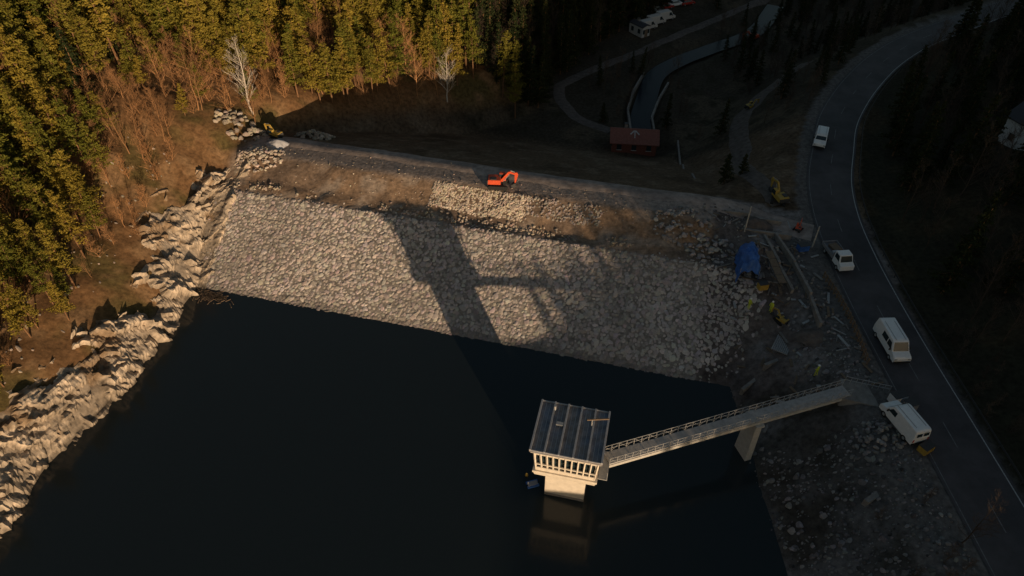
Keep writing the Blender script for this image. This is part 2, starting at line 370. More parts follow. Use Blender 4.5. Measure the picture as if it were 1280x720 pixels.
for i in range(n):
    for j in range(kq):
        x0,y0=px[i,j],py[i,j];wx=mn.noise(Vector((x0*.3,y0*.3,0)))*1.0
        u=(x0*.5+y0*.86)+wx;w_=(-x0*.86+y0*.5)+wx*.6
        a1,r1,e1=slab(u,w_,4.4,1.3,0.5,.55,.34);a2,r2,e2=slab(u,w_,1.7,.6,3.5,.30,.38);a3,r3,e3=slab(u,w_,.75,.34,7.5,.12,.3)
        big=mn.noise(Vector((x0*.16,y0*.16,9)))*.9+.18*mn.noise(Vector((x0*1.3,y0*1.3,2)))
        disp=max(a1+a2+a3+big+1.05,.15)
        fd=(wl[i]+(r1-.5)*1.6+(r2-.5)*1.2-W[j])/1.3;fade=min(1,max(-3,fd));lo=min(1,max(.0,(W[j]+2.8)/1.6))
        k2=max(fade,0)*lo
        Vr[i,j]=(x0-nl[i,0]*.7*disp*k2,y0-nl[i,1]*.7*disp*k2,zz[i,j]+disp*k2*.6+(min(fade,0)*.8)-(1-lo)*1.5)
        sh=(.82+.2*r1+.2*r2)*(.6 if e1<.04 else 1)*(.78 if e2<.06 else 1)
        so=mn.noise(Vector((x0*.35,y0*.35,14)))+.5*mn.noise(Vector((x0*1.1,y0*1.1,17)))+.12*(W[j]-4)
        soil=min(1,max(0,(so-.12)/.25))*.75
        cr=np.array((.45,.37,.285))*sh*(1+.3*mn.noise(Vector((x0*.25,y0*.25,4))))
        Cr[i,j]=cr*(1-soil)+np.array((.17,.11,.06))*soil
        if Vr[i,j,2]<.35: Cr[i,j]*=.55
Ir=np.arange(n*kq).reshape(n,kq)
Fr=np.stack([Ir[:-1,:-1].ravel(),Ir[1:,:-1].ravel(),Ir[1:,1:].ravel(),Ir[:-1,1:].ravel()],1)
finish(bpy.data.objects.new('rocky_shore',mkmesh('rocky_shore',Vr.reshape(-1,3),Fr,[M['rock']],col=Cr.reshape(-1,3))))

# ---------------------------------------------------------------- trees
def conifer(name,seed,h,R,base,n,kind):
    r=np.random.default_rng(seed);b=MB();lean=r.normal(0,.25,2)
    def tp(z): f=z/h;return Vector((lean[0]*f*f*1.5,lean[1]*f*f*1.5,z))
    rz=[0,.25,.5,.75,1.0]
    for a,c in zip(rz[:-1],rz[1:]):
        b.cyl(tp(a*h),tp(c*h),.17*(1-a*.85)*h/14,.17*(1-c*.85)*h/14,6,0,False)
    Q=[];az=r.uniform(0,6)
    for i in range(n):
        f=base+(1-base)*((i+r.uniform(0,.8))/n);z=f*h*.985;q=(1-f)/(1-base)
        az+=2.4+r.normal(0,.4)
        if kind=='pine': L=R*(max(q,.02)**.75)*r.uniform(.4,1.2)+.2;el=r.uniform(-.05,.55)
        else: L=R*q*r.uniform(.75,1.15)+.15;el=r.uniform(-.35,.05)
        dv=Vector((math.cos(az)*math.cos(el),math.sin(az)*math.cos(el),math.sin(el)))
        p0=tp(min(z,h*.99));p1=p0+dv*L
        b.cyl(p0,p1,.045,.012,3,0,False)
        m=int((24 if kind=='pine' else 16)+66*L/R*(1 if kind=='pine' else .8))
        tt_=r.uniform(.25,1.06,m) if kind=='pine' else r.uniform(.1,1.05,m)
        sp=(.14+.13*L) if kind=='pine' else (.08+.11*L)
        pos=np.array(p0)[None]+np.array(dv)[None]*(tt_*L)[:,None]+r.normal(0,1,(m,3))*np.array([sp,sp,sp*.55])
        Q.append(pos)
    Q=np.concatenate(Q);N=len(Q)
    a=r.normal(size=(N,3));a[:,2]=a[:,2]*.6+.25;a/=np.linalg.norm(a,axis=1)[:,None]
    c=r.normal(size=(N,3));c=np.cross(a,c);c/=np.linalg.norm(c,axis=1)[:,None]
    sz=r.uniform(.12,.24,N)[:,None]
    Vq=np.stack([Q-a*sz-c*sz*.35,Q+a*sz*1.1-c*sz*.3,Q+a*sz*.8+c*sz*.45,Q-a*sz*.7+c*sz*.5],1).reshape(-1,3)
    o=len(b.v);b.v+=[tuple(p) for p in Vq.tolist()];b.f+=[(o+4*i,o+4*i+1,o+4*i+2,o+4*i+3) for i in range(N)];b.m+=[1]*N
    return mkmesh(name,b.v,b.f,[M['bark'],M['needle'] if kind=='pine' else M['spruce']],b.m)
def bare(name,seed,h,mt,spread=.6,thick=.16,depth=5,first=.25):
    r=random.Random(seed);b=MB()
    def br(p,d,L,rad,k):
        n=3 if k<3 else 1;q=p
        for i in range(n):
            d2=(d+Vector((r.gauss(0,.1),r.gauss(0,.1),.06))).normalized();e=q+d2*(L/n)
            r1=rad*(1-.55*(i+1)/n);b.cyl(q,e,rad*(1-.55*i/n),r1,5 if k<2 else 3,0,False)
            if k<depth and (k>0 or (e.z>h*first)):
                for _ in range(r.choice([2,3]) if k<4 else 3):
                    a=r.uniform(0,6.283);sd=Vector((math.cos(a),math.sin(a),r.uniform(.1,.9)))
                    nd=(d2*(1-spread*.55)+sd*spread).normalized();br(q.lerp(e,r.uniform(.3,1)),nd,L*r.uniform(.42,.62),max(r1*.55,.012),k+1)
            q=e;d=d2
    q=Vector((0,0,0));n=7
    for i in range(n):
        e=q+Vector((r.gauss(0,.14),r.gauss(0,.14),h/n));r0=thick*(1-i/n*.9);r1=thick*(1-(i+1)/n*.9)
        b.cyl(q,e,r0,r1,6,0,False)
        if (i+1)/n>first:
            for _ in range(3):
                a=r.uniform(0,6.283);nd=Vector((math.cos(a)*spread,math.sin(a)*spread,r.uniform(.4,1.0))).normalized()
                br(q.lerp(e,r.random()),nd,h*.30*(1.15-.7*(i+1)/n),r1*.5,2)
        q=e
    return mkmesh(name,b.v,b.f,[mt],b.m)
PINES=[conifer('pine_mesh',i,13+i%3,2.3+.35*(i%2),.20+.06*(i%3),34,'pine') for i in range(7)]
SPR=[conifer('spruce_mesh',50+i,13,2.1,.10,46,'spruce') for i in range(3)]
BARE=[bare('bare_tree_mesh',i,10,M['twig'],.65,.11,4) for i in range(4)]
DBARE=[bare('dark_bare_tree_mesh',10+i,10,M['dtwig'],.65,.11,4) for i in range(3)]
BUSH=[bare('bush_mesh',20+i,4.5,M['twig'],.9,.06,4,.0) for i in range(3)]
DBUSH=[bare('dark_bush_mesh',30+i,4.5,M['dtwig'],.9,.06,4,.0) for i in range(3)]
BIRCH=[bare('birch_mesh',40+i,12,M['birch'],.6,.17,4,.15) for i in range(2)]
CAMZ=66.0;PI_=math.radians(42)
def inview(x,y,z,mx=200,my=200):
    dz=z-CAMZ;dep=y*math.cos(PI_)-dz*math.sin(PI_);up=y*math.sin(PI_)+dz*math.cos(PI_)
    u=640+865*x/np.maximum(dep,1);v=360-865*up/np.maximum(dep,1)
    return (dep>5)&(u>-mx)&(u<1280+mx)&(v>-my)&(v<720+my)
def scatter(par,x0,x1,y0,y1,sp,cond,choose,smin=.7,smax=1.15,cull=True,lean=.05):
    gx=np.arange(x0,x1,sp);gy=np.arange(y0,y1,sp);gx,gy=np.meshgrid(gx,gy);gx=gx.ravel()+RNG.uniform(-.48,.48,gx.size)*sp;gy=gy.ravel()+RNG.uniform(-.48,.48,gy.size)*sp
    ff=fields(gx,gy);z=H(gx,gy,ff);ok=cond(gx,gy,z,*ff)
    if cull: ok&=inview(gx,gy,z+5)
    n=0
    for x,y,zz_,dh in zip(gx[ok],gy[ok],z[ok],ff[2][ok]):
        nm,me,kk_=choose(x,y,dh)
        if me is None: continue
        o=bpy.data.objects.new(nm,me);o.location=(x,y,zz_-.15);k=random.uniform(smin,smax)*kk_
        o.scale=(k*random.uniform(.85,1.15),k*random.uniform(.85,1.15),k);o.rotation_euler=(random.gauss(0,lean),random.gauss(0,lean),random.uniform(0,6.28))
        o.parent=par;sc.collection.objects.link(o);n+=1
    return n
pf=empty('pine_forest')
def ch_left(x,y,dh):
    r=random.random();q=float(fbm(np.array([x]),np.array([y]),16,60)[0])
    if x>-8 and y>136:
        return ('spruce',random.choice(SPR),1.0) if r<.75 else ('bare_tree',random.choice(DBARE),1.0)
    edge=(x>-62 and y>84 and y<114)
    if edge:
        return ('bush',random.choice(BUSH),1.15) if r<.62 else (('bare_tree',random.choice(BARE),.8) if r<.85 else ('pine',random.choice(PINES),.6))
    if y<84 and dh<16:
        if dh<9: return ('bush',random.choice(BUSH),.75) if r<.45 else (('bare_tree',random.choice(BARE),.45) if r<.62 else ('pine',random.choice(PINES),.45))
        return ('bush',random.choice(BUSH),.9) if r<.22 else (('bare_tree',random.choice(BARE),.6) if r<.32 else ('pine',random.choice(PINES),.7))
    if q<-.25: return ('bare_tree',random.choice(BARE),.95) if r<.5 else ('pine',random.choice(PINES),.85)
    if r<.88:return ('pine',random.choice(PINES),1)
    if r<.92:return ('spruce',random.choice(SPR),.9)
    return ('bare_tree',random.choice(BARE),1.0)
n1_=scatter(pf,-175,75,18,260,2.75,lambda x,y,z,s,t,dh,dr:(dh>np.where(y<100,6.4,np.where(x>-2,-3,2.0)))&(z<75),ch_left)
sf=empty('dark_spruce_forest')
def ch_right(x,y,dh):
    r=random.random()
    if r<.5:return('spruce',random.choice(SPR),.9)
    return('bare_tree',random.choice(DBARE),.9)
def house_clear(x,y): return (np.hypot(x-82,y-95)>7.5)&~((np.abs(x-(76))<5)&(y>82)&(y<95))
n2_=scatter(sf,50,190,16,240,4.0,lambda x,y,z,s,t,dh,dr:(dr<-7.5)&house_clear(x,y),ch_right)
n3_=scatter(sf,50,112,-68,16,3.2,lambda x,y,z,s,t,dh,dr:(dr<-19.5),lambda x,y,dh:('spruce',random.choice(SPR),1),.28,.42,cull=False)
vf=empty('valley_trees')
def ch_v(x,y,dh):
    r=random.random()
    if r<.3:return('spruce',random.choice(SPR),.6)
    if r<.65:return('bare_tree',random.choice(DBARE),.65)
    return('bush',random.choice(DBUSH),.8)
PATHS=[[(80,212),(67,199),(38.6,173),(14.8,152.4),(10.7,144),(13.5,133),(20.3,127)],[(40,84),(38,92),(39,101),(41.5,110),(44.5,122),(52.6,135),(66,148)],STREAM]
def clearp(x,y,w=3.4):
    m=np.ones(np.shape(x),bool)
    for p in PATHS:m&=np.abs(sdist(x,y,p))>w
    return m
n4_=scatter(vf,5,130,98,230,3.7,lambda x,y,z,s,t,dh,dr:(dr>6)&(dh<-4)&(t>62)&clearp(x,y)&((fbm(x,y,15,70)>-.06)|((x>50)&(y>112)))&(np.hypot(x-40,y-190)>15)&(np.hypot(x-24,y-121)>8),ch_v)
bf=empty('bank_shrubs')
n5_=scatter(bf,26,60,18,58,2.3,lambda x,y,z,s,t,dh,dr:(((dr>4.6)&(dr<14)&(fbm(x,y,8,71)>-.04)&(y<42))|((dr<-4.6)&(dr>-9))),lambda x,y,dh:('bush',random.choice(DBUSH),.6))
for (x,y,me,k) in((-43.5,106,BIRCH[0],1.0),(-13,128.5,BIRCH[1],.85),(-50,101,BARE[1],1.0),(40.5,31,DBARE[2],.7)):
    o=bpy.data.objects.new('birch_tree' if me in BIRCH else 'bare_tree',me);o.location=(x,y,Hs(x,y)-.1);o.scale=(k,k,k);o.rotation_euler=(0,0,x);finish(o)
for (x,y,k) in((19,131,.35),(33.5,92.5,.42),(37,95,.3)):
    o=bpy.data.objects.new('young_spruce_tree',SPR[1]);o.location=(x,y,Hs(x,y)-.1);o.scale=(k*1.6,k*1.6,k);finish(o)

# ---------------------------------------------------------------- intake tower
TW=empty('intake_tower',(5.8,41.2,0.0),math.radians(-13))
b=MB();b.box((0,.25,.8),(4.2,3.2,12.4),0);b.box((0,.25,.1),(4.26,3.26,.6),1);b.obj('shaft',[M['white'],M['conc_d']],parent=TW,bevel=.05)
b=MB();b.box((0,0,5.55),(6.1,5.2,.5),0,0,1.04,1.04);b.box((0,0,5.95),(6.5,5.5,.3),0)
b.obj('floor_slab',[M['white']],parent=TW,bevel=.03)
b=MB();b.box((0,0,7.85),(5.6,4.6,3.5),0);b.obj('inner_glazing',[M['glass']],parent=TW)
b=MB()
for sx,sy,L,ax in((0,-1,6.3,0),(0,1,6.3,0),(-1,0,5.3,1),(1,0,5.3,1)):
    nn=10 if ax==0 else 8
    for i in range(nn+1):
        q=-L/2+L*i/nn
        if ax==0: p0=(q*.93,sy*2.45,6.1);p1=(q*1.0,sy*2.72,9.5)
        else: p0=(sx*2.92,q*.93,6.1);p1=(sx*3.2,q,9.5)
        b.beam(p0,p1,.14,.16,0)
    for zz_,k in((6.35,.94),(7.15,.955),(8.9,.985)):
        if ax==0:b.box((0,sy*2.66*k,zz_),(L*k-.1,.12,.16 if zz_>7 else .5),0)
        else:b.box((sx*3.13*k,0,zz_),(.12,L*k-.1,.16 if zz_>7 else .5),0)
b.obj('facade_frames',[M['white']],parent=TW)
b=MB();b.box((0,0,9.62),(6.9,6.1,.24),0);b.box((0,0,9.83),(7.1,6.3,.16),1)
b.obj('roof_slab',[M['conc'],M['roof']],parent=TW,bevel=.03)
b=MB()
for i in range(6):
    q=-3.45+6.9*i/5;b.box((q,0,10.02),(.18,6.28,.28),0)
for j in(-3.08,3.08):
    for i in range(5):b.box((-3.45+6.9*(i+.5)/5,j,9.98),(1.18,.1,.14),0)
for i in range(5):
    for j in range(2): b.box((-3.45+6.9*(i+.35+.3*j)/5,0,9.93),(.05,6.0,.06),0)
b.obj('roof_seams',[M['rib']],parent=TW)
b=MB();b.cyl((1.9,1.0,10.0),(1.9,1.0,11.0),.06,.06,6,0);b.beam((1.4,.9,11),(3.5,1.5,11.0),.12,.12,1);b.box((-1.2,.5,10.05),(.7,.4,.25),0);b.cyl((-2,2.2,9.9),(-2,2.2,10.6),.12,.12,8,0)
b.obj('roof_davit',[M['steel'],M['wood']],parent=TW)
b=MB()
b.box((3.75,-.5,6.05),(.9,3.4,.12),0)
for j in range(5):b.cyl((4.15,-2.1+j*.8,6.1),(4.15,-2.1+j*.8,7.15),.03,.03,5,0)
for zz_ in(6.6,7.15):b.beam((4.15,-2.1,zz_),(4.15,1.1,zz_),.05,.05,0)
b.obj('side_landing',[M['steel']],parent=TW)

# ---------------------------------------------------------------- footbridge
BR=empty('footbridge')
P0=Vector((9.6,40.6,6.1));P1=Vector((36.6,48.8,6.95));dirb=(P1-P0).normalized();sd=Vector((-dirb.y,dirb.x,0)).normalized();Lb=(P1-P0).length
b=MB();b.beam(P0,P1,1.4,.16,0)
b.obj('deck',[M['deck']],parent=BR)
b=MB()
for q in(-.68,.68):b.beam(P0+sd*q+Vector((0,0,-.31)),P1+sd*q+Vector((0,0,-.31)),.16,.4,0)
b.obj('girders',[M['conc']],parent=BR)
b=MB()
nb=34
for q in(-.74,.74):
    for i in range(nb+1):
        p=P0.lerp(P1,i/nb)+sd*q;b.beam(p+Vector((0,0,.0)),p+Vector((0,0,1.05)),.045,.045,0)
        if i<nb:
            p2=P0.lerp(P1,(i+1)/nb)+sd*q;b.beam(p+Vector((0,0,.1 if i%2 else 1.0)),p2+Vector((0,0,1.0 if i%2 else .1)),.028,.028,0)
    for hz in(.55,1.05):b.beam(P0+sd*q+Vector((0,0,hz)),P1+sd*q+Vector((0,0,hz)),.045,.05,0)
b.obj('railing',[M['steel']],parent=BR)
b=MB();ang=math.atan2(dirb.y,dirb.x)
b.box((26,45.6,2.2),(.8,2.3,7.4),0,ang,1.0,.8);b.box((26,45.6,6.02),(1.0,2.3,.3),0,ang);b.obj('pier',[M['conc']],parent=BR,bevel=.05)
b=MB();b.box((38.2,48.6,6.2),(4.2,3.0,1.3),0,math.radians(-18));b.obj('abutment',[M['conc_d']],parent=BR,bevel=.05)
b=MB()
for i in range(9):
    p=Vector((36.8+i*.55,50.0-i*.17,6.8));b.cyl(p,p+Vector((0,0,1.1)),.03,.03,5,0)
b.beam((36.8,50,7.9),(41.2,48.6,7.9),.05,.05,0);b.beam((36.8,50,7.4),(41.2,48.6,7.4),.05,.05,0)
b.obj('abutment_rail',[M['steel']],parent=BR)

# ---------------------------------------------------------------- vehicles
def wheels(b,xs_,w,r,m):
    for x in xs_:
        for sgn in(-1,1):
            b.cyl((x,sgn*(w/2-.24),r),(x,sgn*(w/2+.01),r),r,r,16,m);b.cyl((x,sgn*(w/2+.01),r),(x,sgn*(w/2+.03),r),r*.55,r*.5,12,m+1)
def van(name,x,y,z,rz,paint,L=5.4,W=2.0,Hh=2.35,win=1):
    E=empty(name,(x,y,z),rz);l=L/2
    b=MB();P=[(-l,.42),(-l-.03,1.2),(-l+.08,Hh-.1),(-l+.25,Hh),(l-1.75,Hh),(l-1.45,Hh-.1),(l-.85,1.32),(l-.15,1.12),(l,.95),(l+.02,.42)]
    b.prof(P,-W/2,W/2,0,top=1.1,k=.88);b.obj('body',[paint],parent=E,bevel=.08)
    b=MB()
    def yy(z_):return W/2*(1-.12*max(0,(z_-1.1)/(Hh-1.1)))
    a0,a1=(l-.87,1.36),(l-1.42,Hh-.18)
    b.add([(a0[0]+.03,-yy(a0[1])+.12,a0[1]),(a0[0]+.03,yy(a0[1])-.12,a0[1]),(a1[0]+.03,yy(a1[1])-.14,a1[1]),(a1[0]+.03,-yy(a1[1])+.14,a1[1])],[(0,1,2,3)],0)
    for sg in(-1,1):
        q0,q1=sorted((sg*.08,sg*.72));b.add([(-l-.045,q0,1.55),(-l-.045,q1,1.55),(-l+.03,q1*.93,Hh-.35),(-l+.03,q0,Hh-.35)],[(3,2,1,0)],0)
    for sgn in(-1,1):
        for q0,q1,sl in((l-1.15,l-2.2,.42),(l-2.35,l-3.5,0),(l-3.65,-l+.35,0))[:win]:
            z0,z1=1.35,Hh-.35
            b.add([(q0,sgn*(yy(z0)+.012),z0),(q1,sgn*(yy(z0)+.012),z0),(q1,sgn*(yy(z1)+.012),z1),(q0-sl,sgn*(yy(z1)+.012),z1)],[(0,1,2,3)],0)
    b.obj('windows',[M['glass']],parent=E)
    b=MB();wheels(b,(-l+.95,l-.9),W,.34,0);b.box((l+.03,0,.5),(.12,W*.92,.22),0);b.box((-l-.05,0,.5),(.1,W*.92,.2),0)
    b.box((l-1.2,W/2+.1,1.4),(.1,.2,.28),0);b.box((l-1.2,-W/2-.1,1.4),(.1,.2,.28),0)
    for sgn in(-.55,.55):b.box((-.4,sgn,Hh+.03),(3.0,.04,.04),1)
    b.obj('wheels_bumpers_roof_rails',[M['rubber'],M['steel']],parent=E)
    b=MB();b.box((l-.02,.75,.85),(.1,.3,.18),0);b.box((l-.02,-.75,.85),(.1,.3,.18),0);b.box((-l-.04,.85,1.0),(.04,.14,.4),1);b.box((-l-.04,-.85,1.0),(.04,.14,.4),1)
    b.obj('lamps',[M['steel'],M['vred']],parent=E);return E
def car(name,x,y,z,rz,paint):
    E=empty(name,(x,y,z),rz)
    b=MB();b.prof([(-2.1,.3),(-2.15,.8),(-2.0,.95),(2.05-.9,.98),(1.95,.8),(2.15,.6),(2.15,.3)],-.88,.88,0);b.obj('body',[paint],parent=E,bevel=.07)
    b=MB();b.prof([(-1.85,.94),(-1.35,1.42),(.35,1.42),(1.1,.96)],-.8,.8,0,top=.94,k=.78);b.obj('cabin_glass',[M['glass']],parent=E,bevel=.04)
    b=MB();b.box((-.5,0,1.44),(1.65,1.2,.05),0);b.obj('roof_panel',[paint],parent=E,bevel=.02)
    b=MB();wheels(b,(-1.3,1.35),1.76,.32,0);b.obj('wheels',[M['rubber'],M['steel']],parent=E);return E
def pickup(name,x,y,z,rz):
    E=empty(name,(x,y,z),rz)
    b=MB();b.prof([(.4,.45),(.4,2.1),(.55,2.2),(1.6,2.2),(2.0,1.35),(2.6,1.15),(2.65,.45)],-.95,.95,0,top=1.2,k=.88);b.obj('cab',[M['vwhite']],parent=E,bevel=.05)
    b=MB();b.box((-1.2,0,.8),(3.1,2.0,.12),0)
    for sgn in(-1,1):b.box((-1.2,sgn*.98,1.05),(3.1,.06,.4),0)
    b.box((-2.72,0,1.05),(.06,1.9,.4),0);b.box((.32,0,1.3),(.06,1.9,.9),0);b.obj('bed',[M['vgrey']],parent=E)
    b=MB();b.box((-1.4,.2,1.05),(1.5,1.1,.4),0,.2);b.box((-.3,-.3,1.1),(.5,.8,.5),1);b.obj('cargo',[M['wood'],M['gtarp']],parent=E)
    b=MB();b.add([(2.02,-.8,1.38),(2.02,.8,1.38),(1.66,.72,2.1),(1.66,-.72,2.1)],[(0,1,2,3)],0)
    for sgn in(-1,1):b.add([(1.85,sgn*.955,1.4),(.7,sgn*.955,1.4),(.7,sgn*.87,2.05),(1.55,sgn*.87,2.05)],[(0,1,2,3)],0)
    b.obj('windows',[M['glass']],parent=E)
    b=MB();wheels(b,(-1.7,1.75),1.9,.36,0);b.box((0,0,.5),(5,.7,.2),0);b.obj('chassis',[M['rubber'],M['steel']],parent=E);return E
R90=math.radians(90)
van('white_van',43.9,55.2,7.0,-R90+.03,M['vwhite'],5.4,2.05,2.4,2)
van('white_van',40.5,44.0,Hs(40.5,44.0)+.1,R90+.25,M['vwhite'],5.0,2.0,2.3)
van('white_van',51.0,101.5,7.0,-R90-.42,M['vwhite'],4.6,1.9,2.1)
pickup('flatbed_pickup',43.2,71,7.0,-R90+.1)
for x,y,p,r in((43,196,M['vred'],.4),(46,198,M['vwhite'],.4),(40,194.5,M['vgrey'],.4),(49.5,199,M['vred'],.4)):car('parked_car',x,y,Hs(x,y),r,p)
for x,y,r in((35.5,181,.5),(38.3,184.5,.5),(41.3,187.5,.5)):
    van('parked_camper',x,y,Hs(x,y),r,M['vcream'],5.4,2.1,2.5)
def excavator(name,x,y,z,rz,paint,k=1.0,swing=0.0,reach=1.0):
    E=empty(name,(x,y,z),rz);E.scale=(k,k,k)
    b=MB()
    for sgn in(-1,1):
        P=[]
        for i in range(7):a=math.pi/2+math.pi*i/6;P.append((-1.5+.42*math.cos(a),.42+.42*math.sin(a)))
        for i in range(7):a=-math.pi/2+math.pi*i/6;P.append((1.5+.42*math.cos(a),.42+.42*math.sin(a)))
        y0=sgn*1.2;b.prof(P,y0-.28,y0+.28,0)
    b.box((0,0,.55),(1.6,1.9,.4),1);b.cyl((0,0,.7),(0,0,1.0),.6,.6,14,1);b.obj('tracks',[M['rubber'],M['dark']],parent=E)
    U=bpy.data.objects.new('upper_structure',None);U.parent=E;U.rotation_euler=(0,0,swing);sc.collection.objects.link(U)
    b=MB();b.box((-.75,0,1.5),(2.5,2.3,.95),0,0,.96,.94);b.box((-1.85,0,1.4),(.6,2.2,.8),1);b.box((-.9,-.5,2.05),(1.2,.9,.15),1);b.obj('engine_house',[paint,M['dark']],parent=U,bevel=.08)
    b=MB();b.box((.75,.68,1.85),(1.35,.85,1.6),0,0,.85,.9);b.obj('cab_frame',[paint],parent=U,bevel=.05)
    b=MB();b.box((.79,.68,2.08),(1.34,.9,.95),0,0,.88,.9);b.obj('cab_glass',[M['glass']],parent=U)
    b=MB();b.prof([(.5,1.3),(.5,1.7),(1.9,3.5),(2.3,3.6),(4.1*reach,3.0),(4.1*reach,2.75),(2.4,3.15),(2.1,3.05),(.95,1.3)],-.42,-.08,0)
    b.obj('boom',[paint],parent=U,bevel=.03)
    b=MB();e=4.1*reach;b.prof([(e-.35,3.35),(e+.1,3.4),(e+.35,2.9),(e-.15,1.0),(e-.35,1.0)],-.38,-.12,0);b.obj('stick',[paint],parent=U,bevel=.03)
    b=MB();b.prof([(e-.15,1.15),(e-.4,1.1),(e-.95,.7),(e-.95,.3),(e-.6,.1),(e-.1,.35)],-.7,.2,0);b.obj('bucket',[M['dark']],parent=U)
    b=MB();b.cyl((1.0,-.05,1.5),(2.2,-.05,3.0),.07,.05,8,0);b.cyl((1.0,-.45,1.5),(2.2,-.45,3.0),.07,.05,8,0);b.cyl((2.4,-.25,3.7),(e-.3,-.25,3.4),.06,.05,8,0);b.obj('hydraulics',[M['steel']],parent=U)
    return E
excavator('red_excavator',-2.0,86.0,Hs(-2.0,86.0),-.1,M['xred'],.76,.05,.85)
excavator('yellow_excavator',-38.6,100.8,Hs(-38.6,100.8),.2,M['xyel'],.55,2.4)
excavator('yellow_excavator',39.5,85.0,Hs(39.5,85),1.2,M['xyel'],.7,.6)
excavator('orange_excavator',62,176,Hs(62,176)+.2,-2.6,M['xred'],.8,0)
excavator('yellow_excavator',48,128,Hs(48,128),.6,M['xyel'],.5,0)
excavator('mini_excavator',33.6,61.5,Hs(33.6,61.5),1.9,M['xyel'],.4,.3)
excavator('mini_excavator',40.2,77.8,Hs(40.2,77.8),.8,M['xred'],.35,.3)

# ---------------------------------------------------------------- buildings
def house(name,x,y,z,rz,L,W,hh,rh,wall,roof,wins=3,over=.45):
    E=empty(name,(x,y,z),rz)
    b=MB();b.prof([(-W/2,-1.2),(-W/2,hh),(0,hh+rh),(W/2,hh),(W/2,-1.2)],-L/2,L/2,0);b.obj('walls',[wall],parent=E)
    b=MB();t=.18;k=rh/(W/2)
    for sg in(-1,1):
        xo=W/2+over;zo=hh-k*over
        b.add([(0,-L/2-over,hh+rh+.04),(0,L/2+over,hh+rh+.04),(sg*xo,L/2+over,zo+.04),(sg*xo,-L/2-over,zo+.04),
               (0,-L/2-over,hh+rh+.04+t),(0,L/2+over,hh+rh+.04+t),(sg*xo,L/2+over,zo+.04+t),(sg*xo,-L/2-over,zo+.04+t)],
              [(0,1,2,3),(7,6,5,4),(0,3,7,4),(1,5,6,2),(3,2,6,7)],0)
    b.obj('roof',[roof],parent=E)
    b=MB()
    for fl in range(max(1,int(hh//2.5))):
        zc=1.4+fl*2.5
        for i in range(wins):
            q=-L/2+L*(i+.5)/wins
            for sg in(-1,1):b.box((sg*(W/2+.01),q,zc),(.06,.9,1.1),0);b.box((sg*(W/2+.03),q,zc-.62),(.14,1.1,.08),1)
        for sg in(-1,1):
            for q in(-W/4,W/4):b.box((q,sg*(L/2+.01),zc),(.9,.06,1.1),0)
    b.obj('windows',[M['glass'],M['conc']],parent=E)
    b=MB();b.box((0,-L/2-.04,1.0),(1.0,.08,2.0),0);b.obj('door',[M['wood']],parent=E)
    b=MB();b.box((W*.15,L*.2,hh+rh),(.6,.6,1.6),0);b.box((W*.15,L*.2,hh+rh+.84),(.75,.75,.1),1);b.obj('chimney',[M['conc_d'],M['dark']],parent=E)
    return E
house('white_house',81.5,95.5,Hs(81.5,95.5)-.3,math.radians(20),7.5,6.0,4.2,2.0,M['hwall'],M['darkroof'],2)
RH=house('red_brick_building',24,121,Hs(24,121)+.3,math.radians(84),8.6,5.4,2.4,1.4,M['redwall'],M['redroof'],3)
b=MB()
k_=1.4/2.7
def rp(u,v): return (-v,u,2.4+1.4+.245-k_*v)
def strip(p,q,w):
    d_=np.array(q)-np.array(p);n_=np.array([-d_[1],d_[0]])/np.linalg.norm(d_)*w/2
    c=[np.array(p)+n_,np.array(q)+n_,np.array(q)-n_,np.array(p)-n_];b.add([rp(*a) for a in c],[(0,1,2,3)],0)
strip((0,.5),(0,1.9),.2);strip((-.07,.4),(-.85,1.2),.24);strip((.07,.4),(.85,1.2),.24)
b.obj('roof_arrow',[M['paint']],parent=RH)
house('site_hut',33,178,Hs(33,178),.6,5,2.6,2.5,.4,M['vcream'],M['darkroof'],2,.1)

# ---------------------------------------------------------------- site items
E=empty('blue_tarpaulin_shelter',(31.0,69.6,Hs(31,69.6)),math.radians(-8))
n=16;V=[];F=[]
for i in range(n+1):
    for j in range(n+1):
        u=i/n*2-1;v=j/n*2-1;zt=3.0-1.1*abs(u)**1.5-.5*max(0,-v)-.25*math.sin(5*v+3*u)*.6
        zt-= 1.6*max(0,abs(u)-.75)/.25+ .9*max(0,-v-.7)/.3
        V.append((u*1.45+.12*math.sin(9*v),v*2.1+.15*math.sin(7*u),zt+.12*math.sin(11*u+6*v)+.08*math.sin(17*v)))
for i in range(n):
    for j in range(n):a=i*(n+1)+j;F.append((a,a+n+1,a+n+2,a+1))
o=bpy.data.objects.new('tarpaulin',mkmesh('tarpaulin',V,F,[M['tarp']]));finish(o,E)
b=MB()
for u in(-1.2,1.2):
    for v in(-1.8,0,1.8):b.cyl((u,v,-.3),(u,v,1.6),.04,.04,6,0)
b.obj('scaffold_legs',[M['steel']],parent=E)
b=MB();zb_=Hs(33.2,68)
for i in range(5):
    for j in(0,1.1):
        b.cyl((33.2+j,64.5+i*1.6,zb_-.6),(33.2+j,64.5+i*1.6,zb_+2.0),.03,.03,5,0)
for hz in(.9,1.9):
    for j in(0,1.1):b.beam((33.2+j,64.5,zb_+hz),(33.2+j,70.9,zb_+hz),.04,.04,0)
    for i in range(5):b.beam((33.2,64.5+i*1.6,zb_+hz),(34.3,64.5+i*1.6,zb_+hz),.04,.04,0)
for i in range(4):b.box((33.75,65.3+i*1.6,zb_+1.96),(.95,1.5,.05),1)
b.obj('scaffolding',[M['dark'],M['wood']])
